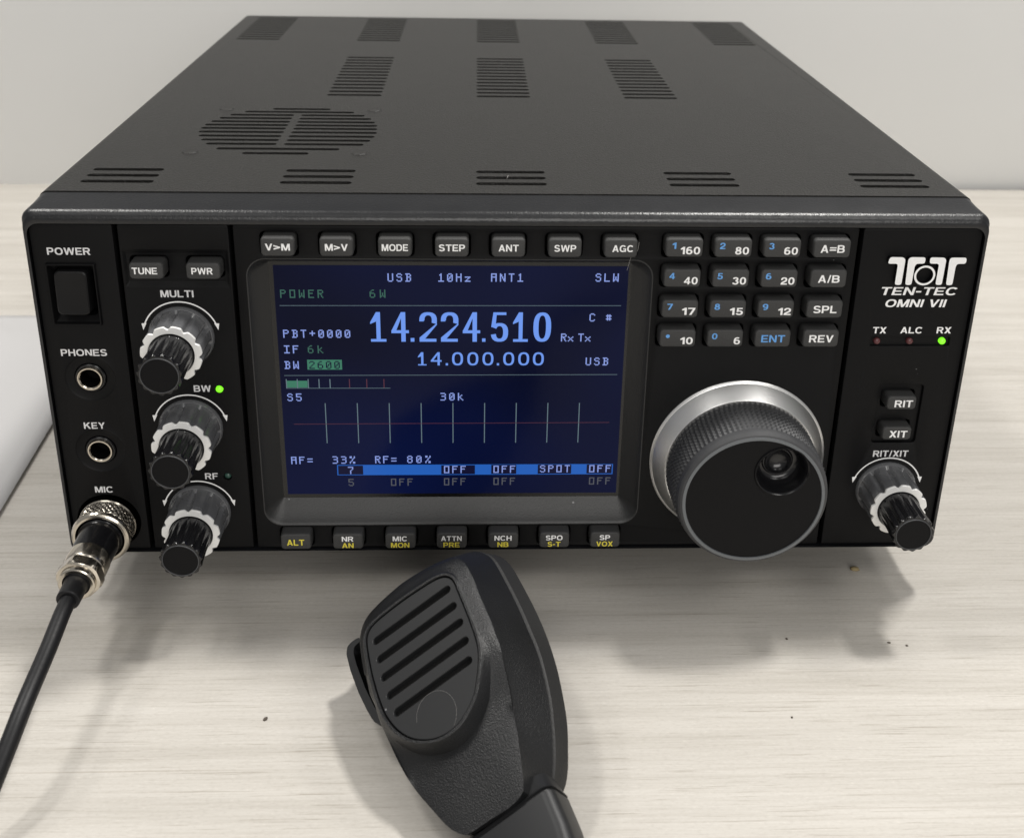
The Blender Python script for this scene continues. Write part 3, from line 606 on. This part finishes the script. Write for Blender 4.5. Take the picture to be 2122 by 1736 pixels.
DIG = {'0': ringpoly(0, 0, 1, 1, tx, ty, 28),
       '1': [[(.38, 0), (.64, 0), (.64, .91), (.38, .91)], [(.38, 0), (.42, .22), (.36, .32), (0, .40), (0, .34)], [(.02, .91), (1, .91), (1, 1), (.02, 1)]],
       '2': ringpoly(0, 0, 1, .56, tx, ty, 14, -20, 180) + [[(.93, .40), (.99, .34), (1.0, .42), (.30, .91), (0.0, .91), (0, .86)], [(0, .90), (.96, .90), (.96, 1), (0, 1)], [(0, .26), (.25, .26), (.25, .31), (0, .31)]],
       '4': [[(.56, 0), (.81, 0), (.81, 1), (.56, 1)], [(.56, 0), (.62, .12), (.27, .63), (0, .63)], [(0, .61), (1, .61), (1, .71), (0, .71)]],
       '5': [[(.14, 0), (.88, 0), (.88, .09), (.14, .09)], [(.14, 0), (.34, 0), (.27, .50), (.02, .50)]] + ringpoly(0, .36, 1, 1, tx, ty, 18, -170, 150)}
def readout(name, items, v0, hh, m):
    bm = bmesh.new()
    for c, u, ww in items:
        if c == '.': poly_digit(bm, [[(0, 0), (1, 0), (1, 1), (0, 1)]], u, v0 + hh - ww * 1.1, ww, ww * 1.1, 4.97)
        else: poly_digit(bm, DIG[c], u, v0, ww, hh, 4.97)
    return obj(name, bm, m, disp, (-20, 4.97, 60), weld=False)
readout('frequency_readout', [('1', 85, 14.4), ('4', 104.2, 16), ('.', 121.7, 3.4), ('2', 129.9, 16.1), ('2', 149.6, 16.1), ('4', 169.7, 16), ('.', 187.5, 3.1), ('5', 195.5, 16), ('1', 215.9, 13.9), ('0', 234.7, 16.4)], 45.8, 29.8, M['lcdbig'])
tx, ty = .22, .14
DIG2 = dict(DIG); DIG2['0'] = ringpoly(0, 0, 1, 1, .21, .13, 24)
DIG2['4'] = [[(.62, 0), (.83, 0), (.83, 1), (.62, 1)], [(.62, 0), (.66, .16), (.22, .62), (0, .62)], [(0, .60), (1, .60), (1, .72), (0, .72)]]
DIG = DIG2
readout('frequency_readout', [('1', 128, 8), ('4', 140, 10), ('.', 153.8, 2.1), ('0', 159.7, 10.2), ('0', 173.9, 10.2), ('0', 188.0, 10.2), ('.', 201.4, 2.1), ('0', 207.3, 10.2), ('0', 221.3, 10.2), ('0', 235, 10.2)], 86.4, 13.6, M['lcdbig'])
rects('signal_meter', [(5.1, 116, 24.9, 123.1)], M['lcdgreen'], 4.97)
rects('signal_meter', [(u, 114.2, u + .9, 123.8) for u in (5, 15.1, 25.2, 35.2, 45.4)] + [(u, 123.4, u + .7, 124.1) for u in range(5, 102)], M['lcdline'], 4.94)
rects('signal_meter', [(u, 114.2, u + .8, 123.8) for u in (63.5, 79.6, 95.6)], M['lcdred'], 4.94)
for a in (('S5', 5.4, 129.4, 8.2), ('30k', 148.7, 128.9, 8.2), ('AF=', 5.2, 197.7, 7.7), ('33%', 44.7, 197.4, 8.2), ('RF=', 85.4, 197.2, 7.7), ('80%', 116.2, 197.0, 8.7)): rects('signal_text', pix(*a), M['lcdtxt'], 4.97)
rects('spectrum_grid', [(40 + 30 * k - .1, 139.7, 40.75 + 30 * k, 182.8) for k in range(9)], M['lcdline'], 4.97)
rects('spectrum_baseline', [(u, 161.7 - (u - 10) * .004, u + .7, 162.4 - (u - 10) * .004) for u in range(10, 310)], M['lcdred'], 4.96)
rects('menu_bar', [(48.6, 206.9, 315.6, 218.4)], M['lcdbar'], 4.97)
for a in ((49.6, 207.7, 73.5, 217.7), (148.8, 207.7, 181.4, 217.7), (197.2, 207.3, 221.5, 217.6), (242.4, 207.3, 275, 217.6), (290, 207.3, 314.6, 217.5)): rects('menu_bar_field', [a], M['lcddark'], 4.945)
for a in (('7', 59, 209), ('OFF', 151.5, 208.4), ('OFF', 199.4, 208.3), ('SPOT', 244.6, 207.9), ('OFF', 292.6, 208)): rects('menu_text', pix(*a), M['lcdtxt'], 4.92)
for a in (('5', 59, 222.6), ('OFF', 100, 222.5), ('OFF', 151.4, 222.2), ('OFF', 199.5, 222), ('OFF', 293, 222)): rects('menu_text', pix(*a), M['lcdgrey'], 4.97)

# ---------------------------------------------------------------- microphone plug with its cord
px, pz = -138.45, 11.7
plug = empty('microphone_plug', (px, -20, pz), 'nickel screw-on round plug with a thick black cord, pushed into the socket marked MIC', 'plug')
ORG[plug] = Vector((px, -20, pz))
bm = bmesh.new(); n = 224; rings = []
prof = [(9.4, 0.8, 0), (9.6, 0.2, 0), (9.6, -1.6, 0), (9.2, -2.0, 0)]
for r, y, h in prof: rings.append([(px + r * math.cos(2 * PI * i / n), y, pz + r * math.sin(2 * PI * i / n)) for i in range(n)])
KN = 28
for j in range(20):      # diamond knurl
    y = -2.3 - .3 * j; ring = []
    for i in range(n):
        th = 2 * PI * i / n; p1, p2 = math.cos(KN * th + 2 * PI * y / 2.0), math.cos(KN * th - 2 * PI * y / 2.0)
        r = 9.1 + .42 * (1 - max(0, p1) ** 3) * (1 - max(0, p2) ** 3); ring.append((px + r * math.cos(th), y, pz + r * math.sin(th)))
    rings.append(ring)
for r, y in ((9.2, -8.2), (9.7, -8.5), (9.8, -9.1), (9.5, -9.9), (8.9, -10.3), (8.2, -10.3), (7.8, -9.8), (7.6, -8.5)):
    rings.append([(px + r * math.cos(2 * PI * i / n), y, pz + r * math.sin(2 * PI * i / n)) for i in range(n)])
stack(bm, rings, False, False); obj('coupling_ring', bm, M['nickel'], plug, (px, -5, pz), angle=30)
bm = bmesh.new(); lathe(bm, [(7.5, -8.6), (7.4, -10.2), (7.05, -10.6), (6.9, -11.2), (6.7, -21.6), (6.6, -21.9)], px, pz, 64, cap1=False); obj('black_sleeve', bm, M['gloss'], plug, (px, -15, pz))
bm = bmesh.new(); lathe(bm, [(6.7, -21.4), (7.0, -21.9), (7.0, -26.2), (6.6, -27.4), (5.6, -28.4), (5.2, -29)], px, pz, 64, cap1=False); obj('metal_barrel', bm, M['nickel'], plug, (px, -25, pz), angle=25)
bm = bmesh.new()
hexr = lambda a, R_: R_ * math.cos(PI / 6) / math.cos(((a + .3) % (PI / 3)) - PI / 6)
hx = [[(px + min(hexr(2 * PI * i / 72, 7.7), rc_) * math.cos(2 * PI * i / 72), y, pz + min(hexr(2 * PI * i / 72, 7.7), rc_) * math.sin(2 * PI * i / 72)) for i in range(72)] for y, rc_ in ((-28.2, 5.8), (-28.4, 6.9), (-29.2, 7.45), (-31.6, 7.45), (-32.3, 6.9), (-32.5, 6.3), (-32.6, 5.9), (-34.4, 5.8), (-34.7, 5.4), (-34.5, 4.4))]
stack(bm, hx, False, False); obj('clamp_nut', bm, M['nickel'], plug, (px, -31, pz), angle=22)
bm = bmesh.new(); lathe(bm, [(4.5, -33.8), (3.9, -34.5), (3.75, -36), (3.65, -42.0), (3.3, -42.4), (2.5, -42.4)], px, pz, 40, cap1=False); obj('strain_relief', bm, M['cord'], plug, (px, -38, pz))
bm = bmesh.new()
path = spline([(px, -38, pz), (px, -48, 10.9), (px - .1, -61, 8.4), (-139.0, -79, 5.2), (-140.4, -92, -0.4), (-143.2, -104, -8), (-147, -118, -13.2), (-151, -140, -15.4), (-154, -170, -15.4), (-150, -205, -15.4)], 10)
tube(bm, path, 2.55, 20); obj('cord', bm, M['cord'], plug, (px, -60, 8), angle=60)

# ---------------------------------------------------------------- hand microphone lying on the desk
mic = bpy.data.objects.new('hand_microphone', None); COL.objects.link(mic); mic.empty_display_size = .02
u_, v_, n_ = Vector((.8073, .1838, .5608)), Vector((-.3573, .9086, .2165)), Vector((-.4697, -.3752, .7991))
mic.matrix_world = Matrix.Translation(Vector((-27.48, -71.28, 16.34 + LIFT)) * S) @ Matrix((u_, v_, n_)).transposed().to_4x4()
ORG[mic] = Vector((0, 0, 0)); tag(mic, 'black textured hand microphone with slotted grille, lying on the desk before the radio', 'microphone')
plate_l = [(15.5, 16.1), (16.9, 13.6), (16.9, 10.5), (16.7, 3.3), (16.4, -2.8), (15.9, -8.1), (15.0, -11.8), (13.4, -15.4), (11.2, -19.0), (9.1, -22.0), (5.9, -24.6), (1.9, -26.5), (-2.3, -26.9), (-6.3, -25.9), (-10.2, -23.5), (-13.1, -20.4), (-15.4, -16.1), (-16.8, -10.8), (-17.1, -5.4), (-16.9, 0.1), (-16.4, 5.3), (-15.1, 13.0), (-13.8, 15.9), (-11.4, 17.5), (-7.2, 18.1), (0, 18.4), (7.8, 18.1), (12.7, 17.5)]
ridge_l = [(19.3, 22.4), (21.3, 19.6), (22.1, 16.3), (22.2, 10.9), (21.9, 5.5), (21.7, -0.3), (21.5, -6.39), (20.78, -11.6), (19.8, -16.06), (18.52, -20.87), (17.14, -25.92), (15.1, -31.71), (14.1, -36.0), (12.6, -40.9), (10.9, -46.3), (9.3, -50.1), (4.9, -51.4), (-1.8, -51.1), (-8.9, -50.7), (-10.9, -49.2), (-12.8, -46.4), (-14.0, -43.6), (-15.8, -38.6), (-17.8, -32.7), (-19.06, -27.21), (-19.58, -22.21), (-19.79, -16.74), (-20.03, -10.59), (-19.7, -4.9), (-20.0, -0.9), (-19.2, 5.7), (-18.6, 11.0), (-17.6, 17.0), (-16.2, 20.1), (-13.9, 22.6), (-10.8, 24.0), (-5.4, 25.1), (1.2, 25.8), (7.4, 25.4), (13.8, 24.3)]
seam_l = [(22.4, 30.9), (25.9, 26.4), (26.9, 22.3), (27.2, 13.1), (27.2, 4.5), (26.8, -3.9), (26.3, -12.0), (24.8, -20.3), (23.0, -27.2), (21.4, -31.7), (19.4, -36.9), (16.7, -42.6), (13.8, -47.3), (11.5, -49.6), (6, -51.2), (0, -51.2), (-6, -50.2), (-10, -46.5), (-13.5, -41.0), (-17.0, -33.5), (-19.5, -27.5), (-21.5, -20), (-23.3, -10), (-24.6, 0), (-25, 9), (-24.8, 17), (-23.6, 23), (-20, 27.5), (-14, 29.3), (-6, 30), (2, 30.8), (10, 31.6), (17, 32.0)]
back_l = [(24.7, 31.8), (28.1, 27.8), (29.7, 22.8), (30.1, 15.7), (30.2, 4.5), (29.6, -5.8), (28.2, -15.4), (26.2, -23.7), (23.6, -32.0), (20.4, -38.8), (17.7, -43.8), (15.0, -47.0), (12.0, -48.6), (6, -49.6), (0, -49.4), (-5, -48), (-9, -43.5), (-12.5, -38.5), (-16.5, -32), (-19.5, -26), (-22, -19), (-24.2, -10), (-26, 0), (-26.8, 9), (-26.6, 17), (-25.4, 23), (-22, 28), (-16, 30.2), (-8, 31.2), (2, 32), (10, 32.6), (18, 33)]
CN = Vector((0, -8))
def resample(P, n=144):
    P = [Vector(p) for p in P]; D = []
    m = len(P)
    for i in range(m):
        a, b, c, d = P[i - 1], P[i], P[(i + 1) % m], P[(i + 2) % m]
        for k in range(12):
            t = k / 12
            D.append(0.5 * ((2 * b) + (c - a) * t + (2 * a - 5 * b + 4 * c - d) * t * t + (3 * b - a - 3 * c + d) * t ** 3))
    D = [(math.atan2(q.y - CN.y, q.x - CN.x) % (2 * PI), (q - CN).length) for q in D]; D.sort()
    D = [(D[-1][0] - 2 * PI, D[-1][1])] + D + [(D[0][0] + 2 * PI, D[0][1])]
    out = []; j = 0
    for i in range(n):
        a = 2 * PI * i / n
        while D[j + 1][0] < a: j += 1
        t = (a - D[j][0]) / max(1e-9, D[j + 1][0] - D[j][0]); r = D[j][1] * (1 - t) + D[j + 1][1] * t
        out.append((CN.x + r * math.cos(a), CN.y + r * math.sin(a)))
    return out
def grow(L_, d):
    n = len(L_); out = []
    for i in range(n):
        a, b = Vector(L_[i - 1]), Vector(L_[(i + 1) % n]); t = (b - a).normalized(); q = Vector(L_[i]) + Vector((t.y, -t.x)) * d
        out.append((q.x, q.y))
    return out
def mixl(A, B, t): return [(a[0] * (1 - t) + b[0] * t, a[1] * (1 - t) + b[1] * t) for a, b in zip(A, B)]
pl, rg, sm, bk = resample(plate_l), resample(ridge_l), resample(seam_l), resample(back_l)
def at(L_, w_): return [(x, y, w_(x, y) if callable(w_) else w_) for x, y in L_]
sst = lambda t: max(0, min(1, t)) ** 2 * (3 - 2 * max(0, min(1, t)))
drop = lambda a, b: (lambda x, y: a + (b - a) * sst((-6 - y) / 22))
bm = bmesh.new()
g1, g15, g3 = grow(pl, 1.0), grow(pl, 1.5), grow(pl, 2.6)
def clampin(L_, R2, k):   # keep a grown ring inside the front ridge
    return [mixl([a], [b], 0)[0] if (Vector(a) - CN).length < (Vector(b) - CN).length * k else (CN.x + (b[0] - CN.x) * k, CN.y + (b[1] - CN.y) * k) for a, b in zip(L_, R2)]
g3 = clampin(g3, rg, .96); g4 = mixl(g3, rg, .25)
rw = lambda x, y: -2.6 - 3.4 * sst((-4 - y) / 30)
mid = lambda t, extra=0.0: (lambda x, y: rw(x, y) * (1 - t) + -17.0 * t + extra)
stack(bm, [at(grow(pl, .15), -1.2), at(grow(pl, .15), -.25), at(grow(pl, .3), .1), at(grow(pl, .95), .1), at(grow(pl, 1.15), -.1), at(g15, drop(-.45, -1.0)), at(g3, drop(-.9, -4.9)), at(g4, drop(-1.2, -5.5)), at(mixl(g3, rg, .6), drop(-1.7, -5.75)), at(mixl(g3, rg, .93), drop(-2.35, -5.9)), at(rg, rw),
           at(mixl(rg, sm, .04), mid(.05)), at(mixl(rg, sm, .35), mid(.33)), at(mixl(rg, sm, .7), mid(.68)), at(mixl(rg, sm, .97), mid(.97)), at(sm, -17.0)], False, False)
obj('front_housing', bm, M['micbody'], mic, angle=20)
bm = bmesh.new()
stack(bm, [at(grow(sm, -.9), -16.6), at(grow(sm, -.9), -17.5), at(grow(mixl(sm, bk, .12), -.3), -17.7), at(grow(mixl(sm, bk, .2), .1), -18.1), at(mixl(sm, bk, .6), -21), at(bk, -23.6), at(grow(bk, -.4), -24.6), at(grow(bk, -1.6), -25.6), at(grow(bk, -3.6), -26.2)], False, True)
obj('back_shell', bm, M['micshell'], mic, angle=35)
bm = bmesh.new()
lp = [[(grow(pl, -.35), -.35), (grow(pl, -.15), -.5), (grow(pl, -.15), -1.3)]]
for (a, b) in (((-13.1, 12.0), (15.1, 12.4)), ((-13.9, 5.9), (14.8, 6.15)), ((-14.6, 0.0), (14.6, 0.0)), ((-14.8, -6.1), (13.9, -6.2)), ((-14.5, -11.8), (12.5, -12.5))):
    cxs, cys, ln = (a[0] + b[0]) / 2, (a[1] + b[1]) / 2, b[0] - a[0]
    lp.append([(rrect(cxs, cys, ln + .3, 2.75, 1.3, 5), -.35), (rrect(cxs, cys, ln, 2.5, 1.2, 5), -.55), (rrect(cxs, cys, ln, 2.5, 1.2, 5), -2.4)])
plate(bm, lp, lambda x, d, y: (x, y, d)); gr = obj('grille', bm, M['micgrille'], mic)
bm = bmesh.new(); plate(bm, [[(grow(pl, -.6), -2.3)]], lambda x, d, y: (x, y, d)); obj('felt_backing', bm, M['mesh'], gr)
po_ = [(-20.3, 24.2), (-22.8, 24.5), (-25.0, 24.0), (-26.1, 21.8), (-26.5, 16.1), (-26.3, 7.5), (-25.5, 0.5), (-24.6, -4.0), (-23.0, -6.2), (-20.3, -6.4)]
pi_ = [(-20.3, -4.9), (-22.3, -4.2), (-23.2, 0.8), (-23.9, 7.5), (-24.1, 16.0), (-23.8, 20.9), (-22.8, 22.4), (-20.3, 22.6)]
q = soft(po_ + pi_, .7); bm = bmesh.new()
plate(bm, [[([(CN.x + (x - CN.x) * .993, y) for x, y in q], -9.6), (q, -9.9), (q, -15.5)]], lambda x, d, y: (x, y, d))
tb = obj('talk_bar', bm, M['micgrille'], mic, angle=30)
bm = bmesh.new(); plate(bm, [[(soft(po_, .7), -13.6), (soft(po_, .7), -16.5)]], lambda x, d, y: (x, y, d)); obj('lever_recess', bm, M['gap'], tb)
# cord collar and boot at the foot
bm = bmesh.new()
def coll(cx_, cy_, ww, dd, r, wc): return [(cx_ + a, cy_, wc + b) for a, b in rrect(0, 0, ww, dd, r, 5)]
stack(bm, [coll(2.3, -46, 25.0, 10.5, 3.0, -15.8), coll(2.3, -50.6, 26.8, 13.0, 3.6, -15.2), coll(2.3, -51.5, 27.4, 14.2, 3.2, -14.6), coll(2.3, -51.6, 26.0, 12.8, 3.0, -14.6), coll(2.3, -52.5, 26.0, 12.8, 3.0, -14.6), coll(2.3, -52.6, 27.2, 14.0, 3.2, -14.6), coll(2.3, -62, 26.8, 13.6, 3.4, -14.4), coll(2.2, -72, 25.0, 13, 4, -14.0), coll(2.0, -90, 15, 10.4, 4.5, -13.4), coll(2.0, -98, 9, 8, 3.8, -12.5)], False, True)
obj('cord_boot', bm, M['micgrille'], mic, angle=30)
mwi = mic.matrix_world.inverted()
def loc(p): q = mwi @ (Vector((p[0], p[1], p[2] + LIFT)) * S); return tuple(q / S)
bm = bmesh.new(); tube(bm, spline([(2, -94, -12.5), (2, -104, -12.0), loc((16, -178, -9)), loc((24, -205, -14.5)), loc((44, -236, -15.5)), loc((90, -258, -15.5)), loc((160, -255, -15.5)), loc((240, -222, -15.5)), loc((330, -200, -15.5))], 10), 2.5, 16); obj('cord', bm, M['cord'], mic, angle=60)
bm = bmesh.new(); stack(bm, [[(4 + r * math.cos(a * PI / 16), 8 + r * math.sin(a * PI / 16), z) for a in range(32)] for r, z in ((4, -25.8), (4, -28.5), (8, -28.7), (8, -30.4), (7.4, -31))], False, True); obj('hanger_button', bm, M['micshell'], mic)

# ---------------------------------------------------------------- paper, crumbs, lint
bm = bmesh.new()
x0, x1, y0, y1, nx, ny = -415.0, -199.0, -44.0, 236.0, 36, 46
G = []
for j in range(ny + 1):
    row = []
    for i in range(nx + 1):
        x = x0 + (x1 - x0) * i / nx; y = y0 + (y1 - y0) * j / ny
        z = -LIFT + .25 + 1.3 * math.exp(-((x - x1) / 30) ** 2) * (0.6 + .4 * math.sin(y / 60)) + 5.0 * math.exp(-((x + 262) / 22) ** 2 - ((y - 205) / 16) ** 2)
        row.append(bm.verts.new((x + (y - 60) * -.05, y, z)))
    G.append(row)
for j in range(ny):
    for i in range(nx): bm.faces.new((G[j][i], G[j][i + 1], G[j + 1][i + 1], G[j + 1][i]))
o = obj('paper_sheet', bm, M['paper'], None, (-300, 100, -LIFT), angle=80); o['label'] = 'blank white sheet of paper lying on the desk left of the radio'; o['category'] = 'paper'
md = o.modifiers.new('thick', 'SOLIDIFY'); md.thickness = .00012
def crumb(x, y, r, m, label, sx=1.0, ang=0.0):
    bm = bmesh.new(); bmesh.ops.create_icosphere(bm, subdivisions=2, radius=r)
    for v in bm.verts: v.co *= 1 + random.uniform(-.22, .22)
    bm.transform(Matrix.Translation((x, y, -LIFT + r * .45)) @ Matrix.Rotation(ang, 4, 'Z') @ Matrix.Diagonal((sx, 1, .6, 1)))
    tag(obj('crumb', bm, m, None, (x, y, -LIFT), angle=80), label, 'crumb', 'crumbs on the desk')
crumb(129.6, 9.3, 1.3, M['tan'], 'tan crumb on the desk just below the radio\'s right corner', 1.35, -.4)
crumb(94.3, -28.1, .4, M['dark'], 'tiny dark crumb in the shadow under the big tuning knob')
crumb(128.9, -30.5, .33, M['dark'], 'narrow dark crumb, left one of a close pair on the bright desk at right', 2.0)
crumb(134.5, -32.0, .33, M['dark'], 'dark crumb, right one of a close pair on the bright desk at right', 1.6, -.3)
crumb(86.7, -63.8, .35, M['dark'], 'dark crumb alone on the bright desk right of the microphone')
crumb(-76.0, -61.7, .55, M['dark'], 'black crumb alone on the desk left of the microphone', 1.5, .9)
def lint(pts, label, parent_free=True, r=.06):
    bm = bmesh.new(); P = spline(pts, 8); tube(bm, P, r, 6)
    tag(obj('lint_fibre', bm, M['lint'], None, pts[0], angle=80), label, 'lint', 'lint fibres')
lint([(39.3, -3.6, 116.9), (38.9, -3.4, 113.8), (37.7, -1.4, 111.7), (37.3, -.25, 109.9), (36.9, -.2, 107.8), (36.5, .2, 105.8)], 'pale wavy lint fibre hanging from the AGC button')
mw = mic.matrix_world
def micpt(a, b, c): p = (mw @ (Vector((a, b, c)) * S)) / S; return (p.x, p.y, p.z - LIFT)
lint([micpt(-6.0 + 6.2 * math.cos(t) + 3, -20.5 + 7.0 * math.sin(t), -.2) for t in [math.radians(d) for d in range(165, -75, -20)]], 'pale lint hair curled in a loop across the microphone grille', r=.02)
lint([(-1.8, 22.7 + 5.2, HT + .1), (-1.5, 28.0, HT + 0.8), (-1.2, 31.5, HT + .15)], 'pale lint fibre bridging a slot in the middle of the radio cover\'s front edge', r=.1)
